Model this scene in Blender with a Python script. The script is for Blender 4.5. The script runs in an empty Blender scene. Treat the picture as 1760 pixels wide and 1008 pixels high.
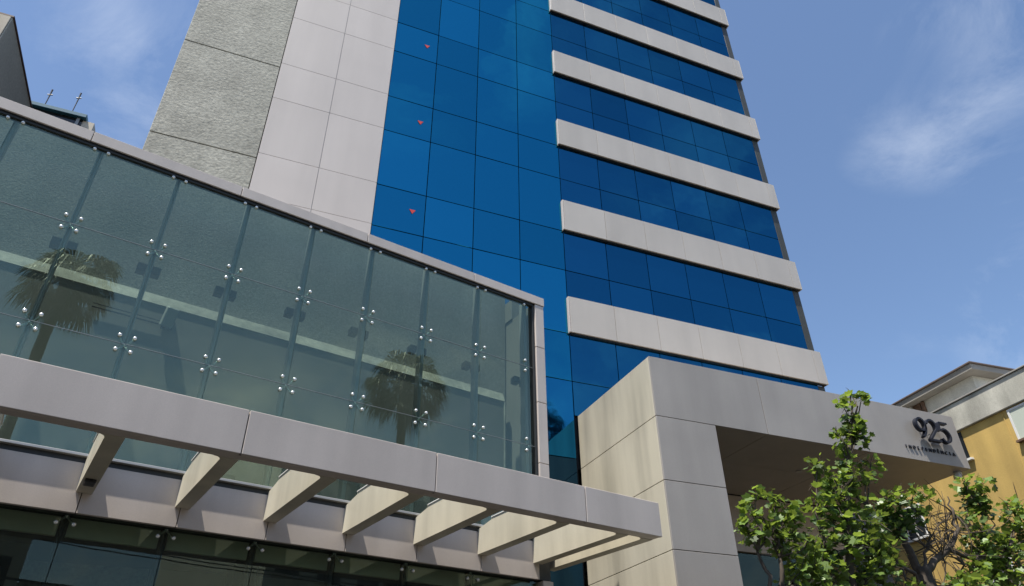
import bpy, bmesh, math, random
from mathutils import Vector, Matrix
R_ = math.radians
random.seed(11)
sc = bpy.context.scene
COL = sc.collection

# ------------------------------------------------------------------ camera
cam_d = bpy.data.cameras.new('camera')
cam = bpy.data.objects.new('camera', cam_d)
COL.objects.link(cam)
cr, cu, cf = Vector((0.926369, -0.376546, -0.007285)), Vector((-0.202236, -0.513669, 0.833814)), Vector((0.317712, 0.770946, 0.551998))
m = Matrix((( cr.x, cu.x, -cf.x), (cr.y, cu.y, -cf.y), (cr.z, cu.z, -cf.z))).to_4x4()
m.translation = Vector((-2.103, -14.381, 1.60))
cam.matrix_world = m
cam_d.sensor_width = 36.0
cam_d.lens = 25.18
cam_d.clip_end = 3000.0
sc.camera = cam

# ------------------------------------------------------------------ sky and sun
SUN_EL, SUN_AZ = 68.0, 60.0            # azimuth measured from the street side towards the left
sx, sy, sz = -math.sin(R_(SUN_AZ)) * math.cos(R_(SUN_EL)), -math.cos(R_(SUN_AZ)) * math.cos(R_(SUN_EL)), math.sin(R_(SUN_EL))
wd = bpy.data.worlds.new('World')
sc.world = wd
wd.use_nodes = True
nt = wd.node_tree
nt.nodes.clear()
def N(t, **k):
    n = nt.nodes.new(t)
    for a, b in k.items(): setattr(n, a, b)
    return n
sky = N('ShaderNodeTexSky', sky_type='NISHITA', sun_disc=False)
sky.sun_elevation = R_(SUN_EL)
sky.sun_rotation = math.atan2(sx, sy)
sky.air_density = 1.0; sky.dust_density = 0.55; sky.ozone_density = 2.8
tc = N('ShaderNodeTexCoord')
mp = N('ShaderNodeMapping'); mp.inputs['Scale'].default_value = (1.0, 1.0, 1.7); mp.inputs['Location'].default_value = (0.35, 0.1, 0.0); mp.inputs['Rotation'].default_value = (0, 0, R_(7.5))
nz = N('ShaderNodeTexNoise'); nz.inputs['Scale'].default_value = 4.2; nz.inputs['Detail'].default_value = 12; nz.inputs['Roughness'].default_value = 0.66; nz.inputs['Distortion'].default_value = 0.5
cr1 = N('ShaderNodeValToRGB'); cr1.color_ramp.elements[0].position = 0.455; cr1.color_ramp.elements[1].position = 0.75
nz2 = N('ShaderNodeTexNoise'); nz2.inputs['Scale'].default_value = 1.6; nz2.inputs['Detail'].default_value = 3
cr2 = N('ShaderNodeValToRGB'); cr2.color_ramp.elements[0].position = 0.43; cr2.color_ramp.elements[1].position = 0.60
mul = N('ShaderNodeMath', operation='MULTIPLY')
mul2 = N('ShaderNodeMath', operation='MULTIPLY'); mul2.inputs[1].default_value = 0.80
mixc = N('ShaderNodeMixRGB'); mixc.inputs[2].default_value = (5.6, 6.0, 6.6, 1)
bg = N('ShaderNodeBackground'); bg.inputs['Strength'].default_value = 0.12
out = N('ShaderNodeOutputWorld')
L = nt.links.new
L(tc.outputs['Generated'], mp.inputs['Vector'])
L(mp.outputs['Vector'], nz.inputs['Vector']); L(mp.outputs['Vector'], nz2.inputs['Vector'])
L(nz.outputs['Fac'], cr1.inputs['Fac']); L(nz2.outputs['Fac'], cr2.inputs['Fac'])
L(cr1.outputs['Color'], mul.inputs[0]); L(cr2.outputs['Color'], mul.inputs[1])
L(mul.outputs[0], mul2.inputs[0]); L(mul2.outputs[0], mixc.inputs['Fac'])
L(sky.outputs['Color'], mixc.inputs[1]); L(mixc.outputs['Color'], bg.inputs['Color']); L(bg.outputs['Background'], out.inputs['Surface'])

sun_d = bpy.data.lights.new('sun', 'SUN')
sun_d.energy = 5.0; sun_d.angle = R_(0.55); sun_d.color = (1.0, 0.955, 0.87)
sun = bpy.data.objects.new('sun', sun_d)
COL.objects.link(sun)
sun.rotation_euler = Vector((sx, sy, sz)).to_track_quat('Z', 'Y').to_euler()

sc.view_settings.view_transform = 'Standard'
sc.view_settings.look = 'None'
sc.view_settings.exposure = 0.62
sc.view_settings.gamma = 1.0
sc.view_settings.use_curve_mapping = False
sc.cycles.max_bounces = 7; sc.cycles.diffuse_bounces = 3; sc.cycles.transparent_max_bounces = 16; sc.cycles.glossy_bounces = 4
sc.cycles.caustics_reflective = False; sc.cycles.caustics_refractive = False

# ------------------------------------------------------------------ materials
MATS = {}
def mat(name, color, rough=0.5, var=0.08, vscale=1.2, fine=0.0, fscale=60.0, bump=0.0, bscale=40.0, metal=0.0, spec=0.5,
        rnd=0.0, stretch=(1, 1, 1), streak=None, bdist=0.01, detail=5.0):
    """Procedural surface: base colour + soft patches + fine grain + per-piece variation + relief."""
    if name in MATS: return MATS[name]
    ma = bpy.data.materials.new(name); ma.use_nodes = True
    t = ma.node_tree; p = t.nodes['Principled BSDF']; K = t.links.new
    p.inputs['Roughness'].default_value = rough; p.inputs['Metallic'].default_value = metal
    p.inputs['Specular IOR Level'].default_value = spec
    co = t.nodes.new('ShaderNodeTexCoord'); mpn = t.nodes.new('ShaderNodeMapping'); mpn.inputs['Scale'].default_value = stretch
    geo = t.nodes.new('ShaderNodeNewGeometry')
    K(geo.outputs['Position'], mpn.inputs['Vector'])
    def noise(s, d=4.0):
        n = t.nodes.new('ShaderNodeTexNoise'); n.inputs['Scale'].default_value = s; n.inputs['Detail'].default_value = d
        K(mpn.outputs['Vector'], n.inputs['Vector']); return n
    def remap(sock, lo, hi, a=0.3, b=0.7):
        r = t.nodes.new('ShaderNodeMapRange'); r.inputs[1].default_value = a; r.inputs[2].default_value = b; r.inputs[3].default_value = lo; r.inputs[4].default_value = hi
        K(sock, r.inputs[0]); return r.outputs[0]
    val = remap(noise(vscale).outputs['Fac'], 1 - var, 1 + var)
    def times(a, b):
        q = t.nodes.new('ShaderNodeMath'); q.operation = 'MULTIPLY'; K(a, q.inputs[0]); K(b, q.inputs[1]); return q.outputs[0]
    if fine: val = times(val, remap(noise(fscale, 3).outputs['Fac'], 1 - fine, 1 + fine))
    if rnd:
        oi = t.nodes.new('ShaderNodeObjectInfo'); val = times(val, remap(oi.outputs['Random'], 1 - rnd, 1 + rnd, 0, 1))
    if streak:                      # vertical runs, rain stains and the portico side's painted sun streaks: (amount, scale)
        s2 = t.nodes.new('ShaderNodeMapping'); s2.inputs['Scale'].default_value = (streak[1], streak[1], 0.12 * streak[1]); K(geo.outputs['Position'], s2.inputs['Vector'])
        n2 = t.nodes.new('ShaderNodeTexNoise'); n2.inputs['Scale'].default_value = 1.0; n2.inputs['Detail'].default_value = 5; K(s2.outputs['Vector'], n2.inputs['Vector'])
        val = times(val, remap(n2.outputs['Fac'], 1 - streak[0], 1 + streak[0] * 0.5, 0.33, 0.62))
    cm = t.nodes.new('ShaderNodeVectorMath'); cm.operation = 'SCALE'; cm.inputs[0].default_value = color
    K(val, cm.inputs['Scale']); K(cm.outputs['Vector'], p.inputs['Base Color'])
    if bump:
        bn = t.nodes.new('ShaderNodeBump'); bn.inputs['Strength'].default_value = bump; bn.inputs['Distance'].default_value = bdist
        K(noise(bscale, detail).outputs['Fac'], bn.inputs['Height']); K(bn.outputs['Normal'], p.inputs['Normal'])
    MATS[name] = ma
    return ma

def glass_mat(name, tint, refl, facing=0.10, wave=0.0, boost=1.0, dust=0.02):
    """Architectural sheet glass: see-through tint mixed with a mirror reflection by angle."""
    ma = bpy.data.materials.new(name); ma.use_nodes = True
    t = ma.node_tree; t.nodes.clear(); K = t.links.new
    o = t.nodes.new('ShaderNodeOutputMaterial'); tr = t.nodes.new('ShaderNodeBsdfTransparent'); gl = t.nodes.new('ShaderNodeBsdfGlossy')
    tr.inputs['Color'].default_value = (*tint, 1); gl.inputs['Color'].default_value = (*refl, 1); gl.inputs['Roughness'].default_value = 0.0
    gi = t.nodes.new('ShaderNodeNewGeometry'); dt = t.nodes.new('ShaderNodeVectorMath'); dt.operation = 'DOT_PRODUCT'
    K(gi.outputs['Incoming'], dt.inputs[0]); K(gi.outputs['Normal'], dt.inputs[1])
    ab = t.nodes.new('ShaderNodeMath'); ab.operation = 'ABSOLUTE'; K(dt.outputs['Value'], ab.inputs[0])
    om = t.nodes.new('ShaderNodeMath'); om.operation = 'SUBTRACT'; om.inputs[0].default_value = 1.0; K(ab.outputs[0], om.inputs[1])
    fr = t.nodes.new('ShaderNodeMath'); fr.operation = 'POWER'; fr.inputs[1].default_value = 4.0; K(om.outputs[0], fr.inputs[0])
    ad = t.nodes.new('ShaderNodeMath'); ad.operation = 'MULTIPLY_ADD'; ad.inputs[1].default_value = boost; ad.inputs[2].default_value = facing; ad.use_clamp = True
    mx = t.nodes.new('ShaderNodeMixShader')
    K(fr.outputs[0], ad.inputs[0]); K(ad.outputs[0], mx.inputs[0]); K(tr.outputs[0], mx.inputs[1]); K(gl.outputs[0], mx.inputs[2]); dd_ = t.nodes.new('ShaderNodeBsdfDiffuse'); dd_.inputs['Color'].default_value = (0.62, 0.64, 0.60, 1)
    gd = t.nodes.new('ShaderNodeTexNoise'); gd.inputs['Scale'].default_value = 1.4; gd.inputs['Detail'].default_value = 6; K(gi.outputs['Position'], gd.inputs['Vector'])
    dr = t.nodes.new('ShaderNodeMapRange'); dr.inputs[1].default_value = 0.3; dr.inputs[2].default_value = 0.7; dr.inputs[3].default_value = dust * 0.5; dr.inputs[4].default_value = dust * 1.5; K(gd.outputs['Fac'], dr.inputs[0])
    m2 = t.nodes.new('ShaderNodeMixShader'); K(dr.outputs[0], m2.inputs[0]); K(mx.outputs[0], m2.inputs[1]); K(dd_.outputs[0], m2.inputs[2]); K(m2.outputs[0], o.inputs['Surface'])
    if wave:
        ge = t.nodes.new('ShaderNodeNewGeometry'); n = t.nodes.new('ShaderNodeTexNoise'); n.inputs['Scale'].default_value = 1.1; n.inputs['Detail'].default_value = 1.5
        b = t.nodes.new('ShaderNodeBump'); b.inputs['Strength'].default_value = wave; b.inputs['Distance'].default_value = 0.02
        K(ge.outputs['Position'], n.inputs['Vector']); K(n.outputs['Fac'], b.inputs['Height']); K(b.outputs['Normal'], gl.inputs['Normal'])
    MATS[name] = ma
    return ma

def blue_glass():
    ma = bpy.data.materials.new('blue_reflective_glass'); ma.use_nodes = True
    t = ma.node_tree; t.nodes.clear(); K = t.links.new
    o = t.nodes.new('ShaderNodeOutputMaterial'); df = t.nodes.new('ShaderNodeBsdfDiffuse'); gl = t.nodes.new('ShaderNodeBsdfGlossy'); mx = t.nodes.new('ShaderNodeMixShader')
    df.inputs['Color'].default_value = (0.002, 0.028, 0.085, 1); gl.inputs['Roughness'].default_value = 0.03
    oi = t.nodes.new('ShaderNodeObjectInfo'); mr = t.nodes.new('ShaderNodeMapRange'); mr.inputs[3].default_value = 0.86; mr.inputs[4].default_value = 1.12
    sc_ = t.nodes.new('ShaderNodeVectorMath'); sc_.operation = 'SCALE'; sc_.inputs[0].default_value = (0.020, 0.255, 0.420)
    K(oi.outputs['Random'], mr.inputs[0]); K(mr.outputs[0], sc_.inputs['Scale']); K(sc_.outputs['Vector'], gl.inputs['Color'])
    mx.inputs[0].default_value = 0.85
    ge = t.nodes.new('ShaderNodeNewGeometry'); n = t.nodes.new('ShaderNodeTexNoise'); n.inputs['Scale'].default_value = 0.9; n.inputs['Detail'].default_value = 2
    b = t.nodes.new('ShaderNodeBump'); b.inputs['Strength'].default_value = 0.35; b.inputs['Distance'].default_value = 0.02
    K(ge.outputs['Position'], n.inputs['Vector']); K(n.outputs['Fac'], b.inputs['Height']); K(b.outputs['Normal'], gl.inputs['Normal'])
    K(df.outputs[0], mx.inputs[1]); K(gl.outputs[0], mx.inputs[2]); K(mx.outputs[0], o.inputs['Surface'])
    MATS['blue_reflective_glass'] = ma
    return ma

def blue_variant(name, tint):
    ma = M_BLUE.copy(); ma.name = name
    for n in ma.node_tree.nodes:
        if n.type == 'VECT_MATH': n.inputs[0].default_value = tint
    return ma

def leaf_mat(name, col, trans):
    ma = bpy.data.materials.new(name); ma.use_nodes = True
    t = ma.node_tree; p = t.nodes['Principled BSDF']; K = t.links.new; o = t.nodes['Material Output']
    ge = t.nodes.new('ShaderNodeNewGeometry')
    mr = t.nodes.new('ShaderNodeMapRange'); mr.inputs[3].default_value = 0.45; mr.inputs[4].default_value = 1.6
    K(ge.outputs['Random Per Island'], mr.inputs[0])
    s = t.nodes.new('ShaderNodeVectorMath'); s.operation = 'SCALE'; s.inputs[0].default_value = col; K(mr.outputs[0], s.inputs['Scale']); K(s.outputs['Vector'], p.inputs['Base Color'])
    p.inputs['Roughness'].default_value = 0.42
    tl = t.nodes.new('ShaderNodeBsdfTranslucent'); s2 = t.nodes.new('ShaderNodeVectorMath'); s2.operation = 'SCALE'; s2.inputs[0].default_value = trans
    K(mr.outputs[0], s2.inputs['Scale']); K(s2.outputs['Vector'], tl.inputs['Color'])
    mx = t.nodes.new('ShaderNodeMixShader'); mx.inputs[0].default_value = 0.35
    K(p.outputs[0], mx.inputs[1]); K(tl.outputs[0], mx.inputs[2]); K(mx.outputs[0], o.inputs['Surface'])
    MATS[name] = ma
    return ma

M_WHITE = mat('white_cladding', (0.535, 0.478, 0.440), 0.42, var=0.04, vscale=0.5, fine=0.02, fscale=90, rnd=0.03, streak=(0.05, 1.5))
M_SPAN = mat('spandrel_cladding', (0.475, 0.435, 0.39), 0.42, var=0.05, vscale=0.6, fine=0.03, fscale=80, rnd=0.035, streak=(0.045, 2.2))
M_GREY = mat('grey_cladding', (0.57, 0.50, 0.445), 0.40, var=0.06, vscale=0.8, fine=0.06, fscale=120, rnd=0.03, streak=(0.07, 2.5))
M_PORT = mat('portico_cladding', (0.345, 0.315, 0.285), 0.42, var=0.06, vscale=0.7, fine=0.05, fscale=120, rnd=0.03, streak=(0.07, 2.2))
M_PORT_SUN = mat('portico_cladding_painted_sun', (0.50, 0.46, 0.365), 0.42, var=0.05, vscale=0.8, fine=0.05, fscale=120, rnd=0.02, streak=(0.22, 1.9))  # sunlit side: paler warm tone and reflected-sun streaks painted into the colour
M_JOINT = mat('dark_joint', (0.02, 0.02, 0.022), 0.8)
M_CONC = mat('rough_plaster', (0.375, 0.36, 0.305), 0.9, var=0.14, vscale=0.9, fine=0.24, fscale=16, bump=0.55, bscale=13, stretch=(1, 1, 1.25), bdist=0.022, detail=12, streak=(0.14, 0.9))
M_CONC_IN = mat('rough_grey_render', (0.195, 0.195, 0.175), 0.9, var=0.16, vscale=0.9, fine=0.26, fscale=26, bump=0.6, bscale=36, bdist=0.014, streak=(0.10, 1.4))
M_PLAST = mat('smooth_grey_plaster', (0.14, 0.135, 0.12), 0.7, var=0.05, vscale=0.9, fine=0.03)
M_LEDGE = mat('ledge_painted_light', (0.23, 0.23, 0.20), 0.7, var=0.5, vscale=1.1, fine=0.18, fscale=9, bump=0.4, bscale=6)  # paler than the wall: light on the ledge and return put into the colour
M_STEEL = mat('grey_steel', (0.27, 0.28, 0.275), 0.45, metal=0.2)
M_DSTEEL = mat('dark_steel', (0.03, 0.033, 0.034), 0.5, metal=0.2)
M_CAP = mat('polished_cap', (0.80, 0.81, 0.80), 0.2, var=0.02, metal=0.45)
M_BLACK = mat('black_metal', (0.012, 0.012, 0.013), 0.45)
M_ALU = mat('pale_aluminium', (0.45, 0.44, 0.42), 0.35, metal=0.3)
M_RED = mat('red_marker', (0.55, 0.035, 0.03), 0.5)
M_OLIVE = mat('olive_grey_post', (0.045, 0.045, 0.036), 0.5)
M_NAVY = mat('dark_navy_letters', (0.012, 0.014, 0.024), 0.45, spec=0.35)
M_BEIGE = mat('beige_bulkhead', (0.74, 0.70, 0.56), 0.7)
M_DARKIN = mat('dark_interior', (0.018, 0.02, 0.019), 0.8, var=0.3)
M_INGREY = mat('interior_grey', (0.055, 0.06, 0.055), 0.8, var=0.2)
M_BLUE = blue_glass()
M_BLUE2 = blue_variant('deep_blue_glass', (0.020, 0.150, 0.275))  # darker tint of the blue glass for the right-hand field
M_BLUE4 = blue_variant('lower_glass_dulled_reflection', (0.014, 0.165, 0.33))  # tint lowered to paint a duller portico reflection in these panes
M_BLUE3 = blue_variant('base_glass_painted_reflection', (0.02, 0.055, 0.085))  # slate tint paints the dark portico reflection into the lowest panes
M_GLASS = glass_mat('green_tinted_glass', (0.72, 0.81, 0.76), (0.66, 0.76, 0.60), facing=0.125, wave=0.05, boost=1.0, dust=0.022)
M_GLASS_LOW = glass_mat('dark_green_glass', (0.66, 0.73, 0.68), (0.66, 0.74, 0.64), facing=0.045, wave=0.04, boost=1.0)
M_WINDARK = mat('dark_window_glass', (0.015, 0.018, 0.02), 0.06, var=0.1)
M_YELLOW = mat('ochre_render', (0.51, 0.345, 0.105), 0.85, var=0.10, vscale=0.7, fine=0.06, fscale=35, bump=0.25, bscale=40, streak=(0.22, 1.1))
M_PARCON = mat('stained_concrete', (0.42, 0.405, 0.35), 0.85, var=0.18, vscale=1.4, fine=0.1, fscale=30, bump=0.2, streak=(0.38, 1.6))
M_STUCCO = mat('pale_stucco', (0.56, 0.55, 0.49), 0.9, var=0.1, vscale=2.0, fine=0.12, fscale=25, bump=0.4, bscale=30, streak=(0.18, 1.3))
M_ROOF = mat('brown_eaves', (0.27, 0.255, 0.23), 0.8, var=0.15)
M_ROOFEDGE = mat('terracotta_edge', (0.12, 0.09, 0.08), 0.8)
M_RUST = mat('brown_pipe', (0.13, 0.075, 0.045), 0.7, var=0.3, vscale=5)
M_STONEW = mat('mottled_grey_wall', (0.30, 0.28, 0.27), 0.9, var=0.35, vscale=3.5, fine=0.3, fscale=14, bump=0.5, bscale=12)
M_WHITEP = mat('white_paint', (0.72, 0.71, 0.68), 0.5, var=0.04)
M_WARMW = mat('warm_white_render', (0.80, 0.74, 0.60), 0.8, var=0.08)
M_BLIND = mat('pale_green_blind', (0.52, 0.56, 0.48), 0.7, var=0.04)
M_NEIGH = mat('grey_party_wall', (0.62, 0.60, 0.53), 0.9, var=0.08, vscale=0.7, fine=0.1, fscale=12, bump=0.2, bscale=10)
M_CREAM = mat('cream_render', (0.55, 0.50, 0.42), 0.85, var=0.1)
M_BROWN = mat('brown_frame', (0.10, 0.055, 0.045), 0.6)
M_TEALRIM = mat('teal_roof_rim', (0.02, 0.12, 0.18), 0.5)
M_ASPH = mat('asphalt', (0.045, 0.045, 0.045), 0.9, var=0.15, fine=0.2)
M_PAVE = mat('sidewalk_paving', (0.048, 0.046, 0.044), 0.9, var=0.12, fine=0.12)
M_KERB = mat('kerb_granite', (0.22, 0.21, 0.20), 0.85, var=0.1)
M_PAINT = mat('road_paint', (0.55, 0.50, 0.30), 0.7, var=0.1)
M_EARTH = mat('ground_earth', (0.10, 0.095, 0.085), 0.95, var=0.2)
M_BARK = mat('bark', (0.075, 0.058, 0.042), 0.9, var=0.3, vscale=6, fine=0.3, fscale=30, bump=0.6, bscale=25, stretch=(1, 1, 0.4))
M_PBARK = mat('palm_bark', (0.07, 0.058, 0.045), 0.9, var=0.3, vscale=4, stretch=(1, 1, 3))
M_LEAF = leaf_mat('green_leaf', (0.105, 0.165, 0.036), (0.28, 0.38, 0.05))
M_LEAF2 = leaf_mat('leaf_painted_shade', (0.045, 0.085, 0.020), (0.11, 0.18, 0.03))  # darker leaf copy: shade inside the crowns put into the colour
M_PALM = leaf_mat('palm_leaf', (0.035, 0.045, 0.022), (0.04, 0.05, 0.018))

# ------------------------------------------------------------------ builders
def tag(o, label=None, cat=None, group=None, kind=None):
    if label: o['label'] = label
    if cat: o['category'] = cat
    if group: o['group'] = group
    if kind: o['kind'] = kind
    return o
def empty(name, loc=(0, 0, 0), rz=0.0):
    o = bpy.data.objects.new(name, None); o.location = loc; o.rotation_euler = (0, 0, rz); o.empty_display_size = 0.3
    COL.objects.link(o); return o
def link(name, me, parent=None, loc=(0, 0, 0), rot=(0, 0, 0)):
    o = bpy.data.objects.new(name, me); COL.objects.link(o); o.parent = parent; o.location = loc; o.rotation_euler = rot
    return o
CACHE = {}
def box_mesh(sx_, sy_, sz_, ma, bev):
    key = (round(sx_, 4), round(sy_, 4), round(sz_, 4), ma.name, bev)
    if key in CACHE: return CACHE[key]
    bm = bmesh.new(); bmesh.ops.create_cube(bm, size=1.0)
    for v in bm.verts: v.co = Vector((v.co.x * sx_, v.co.y * sy_, v.co.z * sz_))
    if bev: bmesh.ops.bevel(bm, geom=list(bm.edges), offset=min(bev, 0.35 * min(sx_, sy_, sz_)), segments=1, affect='EDGES')
    me = bpy.data.meshes.new('piece'); bm.to_mesh(me); bm.free(); me.materials.append(ma)
    CACHE[key] = me; return me
def pbox(name, parent, x0, x1, y0, y1, z0, z1, ma, bev=0.004, tilt=0.0):
    me = box_mesh(x1 - x0, y1 - y0, z1 - z0, ma, bev)
    rot = (R_(random.uniform(-tilt, tilt)), 0, R_(random.uniform(-tilt, tilt))) if tilt else (0, 0, 0)
    return link(name, me, parent, ((x0 + x1) / 2, (y0 + y1) / 2, (z0 + z1) / 2), rot)
class MB:
    def __init__(s): s.v = []; s.f = []
    def box(s, x0, x1, y0, y1, z0, z1):
        b = len(s.v); s.v += [(x, y, z) for z in (z0, z1) for y in (y0, y1) for x in (x0, x1)]
        s.f += [tuple(b + i for i in q) for q in ((0, 2, 3, 1), (4, 5, 7, 6), (0, 1, 5, 4), (2, 6, 7, 3), (0, 4, 6, 2), (1, 3, 7, 5))]; return s
    def tube(s, pts, rad, seg=6):
        rings = []
        pts = [Vector(p) for p in pts]
        for i, p in enumerate(pts):
            d = (pts[min(i + 1, len(pts) - 1)] - pts[max(i - 1, 0)]).normalized()
            a = d.orthogonal().normalized() if i == 0 else (a - d * a.dot(d)).normalized()
            c = d.cross(a); b = len(s.v); r = rad[i] if isinstance(rad, (list, tuple)) else rad
            for k in range(seg):
                w = 2 * math.pi * k / seg; s.v.append(tuple(p + (a * math.cos(w) + c * math.sin(w)) * r))
            rings.append(b)
        for i in range(len(rings) - 1):
            for k in range(seg):
                k2 = (k + 1) % seg; s.f.append((rings[i] + k, rings[i] + k2, rings[i + 1] + k2, rings[i + 1] + k))
        s.f.append(tuple(rings[0] + k for k in reversed(range(seg)))); s.f.append(tuple(rings[-1] + k for k in range(seg))); return s
    def prism(s, poly, y0, y1):              # polygon in xz extruded along y
        b = len(s.v); n = len(poly)
        s.v += [(x, y0, z) for x, z in poly] + [(x, y1, z) for x, z in poly]
        s.f.append(tuple(b + i for i in range(n))); s.f.append(tuple(b + n + i for i in reversed(range(n))))
        for i in range(n):
            j = (i + 1) % n; s.f.append((b + j, b + i, b + n + i, b + n + j))
        return s
    def mesh(s, ma, smooth=False):
        me = bpy.data.meshes.new('shape'); me.from_pydata(s.v, [], s.f); me.materials.append(ma); me.update()
        bm = bmesh.new(); bm.from_mesh(me); bmesh.ops.recalc_face_normals(bm, faces=bm.faces); bm.to_mesh(me); bm.free()
        if smooth: me.polygons.foreach_set('use_smooth', [True] * len(me.polygons))
        return me
    def build(s, name, ma, parent=None, loc=(0, 0, 0), smooth=False): return link(name, s.mesh(ma, smooth), parent, loc)

# ------------------------------------------------------------------ ground, road, pavements
tag(pbox('ground', None, -400, 400, -400, 400, -0.6, -0.2, M_EARTH, 0), kind='structure')
tag(pbox('road', None, -200, 200, -18.5, -9.0, -0.2, 0.0, M_ASPH, 0), kind='structure')
tag(pbox('pavement', None, -200, 200, -8.85, 60, -0.2, 0.13, M_PAVE, 0), kind='structure')
tag(pbox('pavement_opposite', None, -200, 200, -60, -18.65, -0.2, 0.13, M_PAVE, 0), kind='structure')
tag(pbox('kerb', None, -200, 200, -9.0, -8.85, -0.2, 0.14, M_KERB, 0.01), kind='structure')
tag(pbox('kerb_opposite', None, -200, 200, -18.65, -18.5, -0.2, 0.14, M_KERB, 0.01), kind='structure')
lane = MB()
for k in range(-12, 13): lane.box(k * 6.0, k * 6.0 + 3.0, -13.8, -13.68, 0.004, 0.006)
tag(lane.build('lane_marking', M_PAINT), kind='structure')

# ------------------------------------------------------------------ office tower
W1 = 1.3578; H = 3.40; H1 = 1.379; H2 = 0.928; ZB = 17.82
X4 = 4 * W1; W2 = 1.3634; XR = X4 + 6 * W2
tower = empty('office_tower', (0, 0, 0))
tag(tower, 'tall office tower with blue mirror glass, pale spandrel bands and rough plaster edge', 'office tower')
KT, KB = -5, 4                                       # highest and lowest storey built
ZT = ZB - KT * H + 2.2
pbox('core_wall', tower, -5.42, 13.60, 0.10, 17.0, 7.40, ZT, M_JOINT, 0)
pbox('core_wall', tower, -5.42, 5.50, 0.10, 17.0, 0.13, 7.40, M_JOINT, 0)
g = 0.011
pbox('cladding_backing', tower, -2.99, -0.012, -0.030, 0.02, 4.3, ZT - 0.1, M_STEEL, 0)
for k in range(KT, KB + 1):                          # blue column field: a short and a tall pane per storey
    zb = ZB - k * H
    for c in range(4):
        for (z1, z0) in ((zb, zb - H1), (zb - H1, zb - H)):
            if z0 < 0.2: continue
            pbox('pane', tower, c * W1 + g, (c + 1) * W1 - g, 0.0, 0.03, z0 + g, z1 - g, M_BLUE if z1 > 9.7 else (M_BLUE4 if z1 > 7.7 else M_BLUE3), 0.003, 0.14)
    for c in range(2):                               # white cladding
        for (z1, z0) in ((zb, zb - H1), (zb - H1, zb - H)):
            if z0 < 0.2: continue
            pbox('cladding_panel', tower, -3.0 + c * 1.5 + 0.006, -1.5 + c * 1.5 - 0.006, -0.045, 0.03, z0 + 0.004, z1 - 0.004, M_WHITE, 0.003)
    if zb - 0.18 - H > 0:
        pbox('plaster_panel', tower, -5.45, -3.012, -0.035, 0.09, zb - 0.18 - H + 0.012, zb - 0.18 - 0.012, M_CONC, 0.01)
for k in range(KT, 3):                               # right-hand field: windows and spandrel bands
    zb = ZB - k * H
    for c in range(6):
        for (z1, z0) in ((zb, zb - H1), (zb - H1, zb - H1 - H2)):
            pbox('pane', tower, X4 + c * W2 + g, X4 + (c + 1) * W2 - g, 0.0, 0.03, z0 + g, z1 - g, M_BLUE2, 0.003, 0.14)
    sp = link('spandrel', box_mesh(6 * W2 + 0.29, 0.16, H - H1 - H2 - 0.03, M_JOINT, 0), tower, (X4 + 3 * W2 + 0.15, 0.01, zb + (H - H1 - H2) / 2))
    base = Vector(sp.location)
    for c in range(7):
        x0 = X4 + c * W2; x1 = X4 + (c + 1) * W2 if c < 6 else XR + 0.305
        w = x1 - x0 - 0.012; h = H - H1 - H2
        link('spandrel_panel', box_mesh(w, 0.05, h, M_SPAN, 0.002), sp, Vector(((x0 + x1) / 2, -0.085, zb + h / 2)) - base)
    link('end_cap', box_mesh(0.03, 0.24, H - H1 - H2, M_SPAN, 0.004), sp, Vector((XR + 0.322, 0.012, zb + (H - H1 - H2) / 2)) - base)
    link('end_cap', box_mesh(0.03, 0.17, H - H1 - H2, M_WHITE, 0.004), sp, Vector((X4 - 0.016, -0.022, zb + (H - H1 - H2) / 2)) - base)
    link('drip_edge', box_mesh(6 * W2 + 0.26, 0.07, 0.03, M_BLACK, 0.0), sp, Vector((X4 + 3 * W2 + 0.14, -0.035, zb - 0.016)) - base)
    z0p = zb - H1 - H2 if k < 2 else 8.73
    pbox('corner_post', tower, XR + 0.012, XR + 0.27, 0.015, 0.30, z0p + 0.002, zb - 0.035, M_OLIVE, 0.01)
for zt in (20.49, 17.09, 13.77, 23.89, 27.29):
    tri = MB().prism([(-0.085, 0.06), (0.085, 0.06), (0.0, -0.08)], -0.012, 0.0)
    tri.build('fire_access_marker', M_RED, tower, (1.012, -0.003, zt))
pbox('side_wall', tower, 13.60, 13.85, 0.30, 17.0, 7.40, ZT, M_SPAN, 0.01)
pbox('parapet_cap', tower, -5.5, 13.95, -0.1, 17.1, ZT, ZT + 0.25, M_SPAN, 0.02)

# ------------------------------------------------------------------ portico
port = empty('portico', (5.52, -3.3, 0))
tag(port, 'grey panel clad portico with deep beam carrying the house number', 'portico')
PX1 = 14.12 - 5.52; PZ0, PZ1 = 7.38, 8.71           # local: x from 0, y from 0 (front) inwards
pbox('core', port, 0.06, PX1 - 0.06, 0.06, 3.28, PZ0 + 0.05, PZ1 - 0.03, M_JOINT, 0)
pbox('core', port, 0.06, 1.34, 0.06, 3.28, 0.13, PZ0 + 0.05, M_JOINT, 0)
zl = [0.13, 0.95, 2.24, 3.53, 4.81, 6.08, PZ0, PZ1]
for i in range(len(zl) - 1):
    pbox('cladding_panel', port, 0.0, 0.045, 0.042, 3.29, zl[i] + 0.006, zl[i + 1] - 0.006, M_PORT_SUN, 0.005)
    if i < 6:
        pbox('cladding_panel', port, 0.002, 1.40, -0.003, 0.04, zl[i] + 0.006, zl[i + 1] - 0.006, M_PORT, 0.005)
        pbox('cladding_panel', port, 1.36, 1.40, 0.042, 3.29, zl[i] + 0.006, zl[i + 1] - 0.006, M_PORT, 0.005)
xl = [0.002, 8.255 - 5.52, 11.03 - 5.52, PX1]
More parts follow.
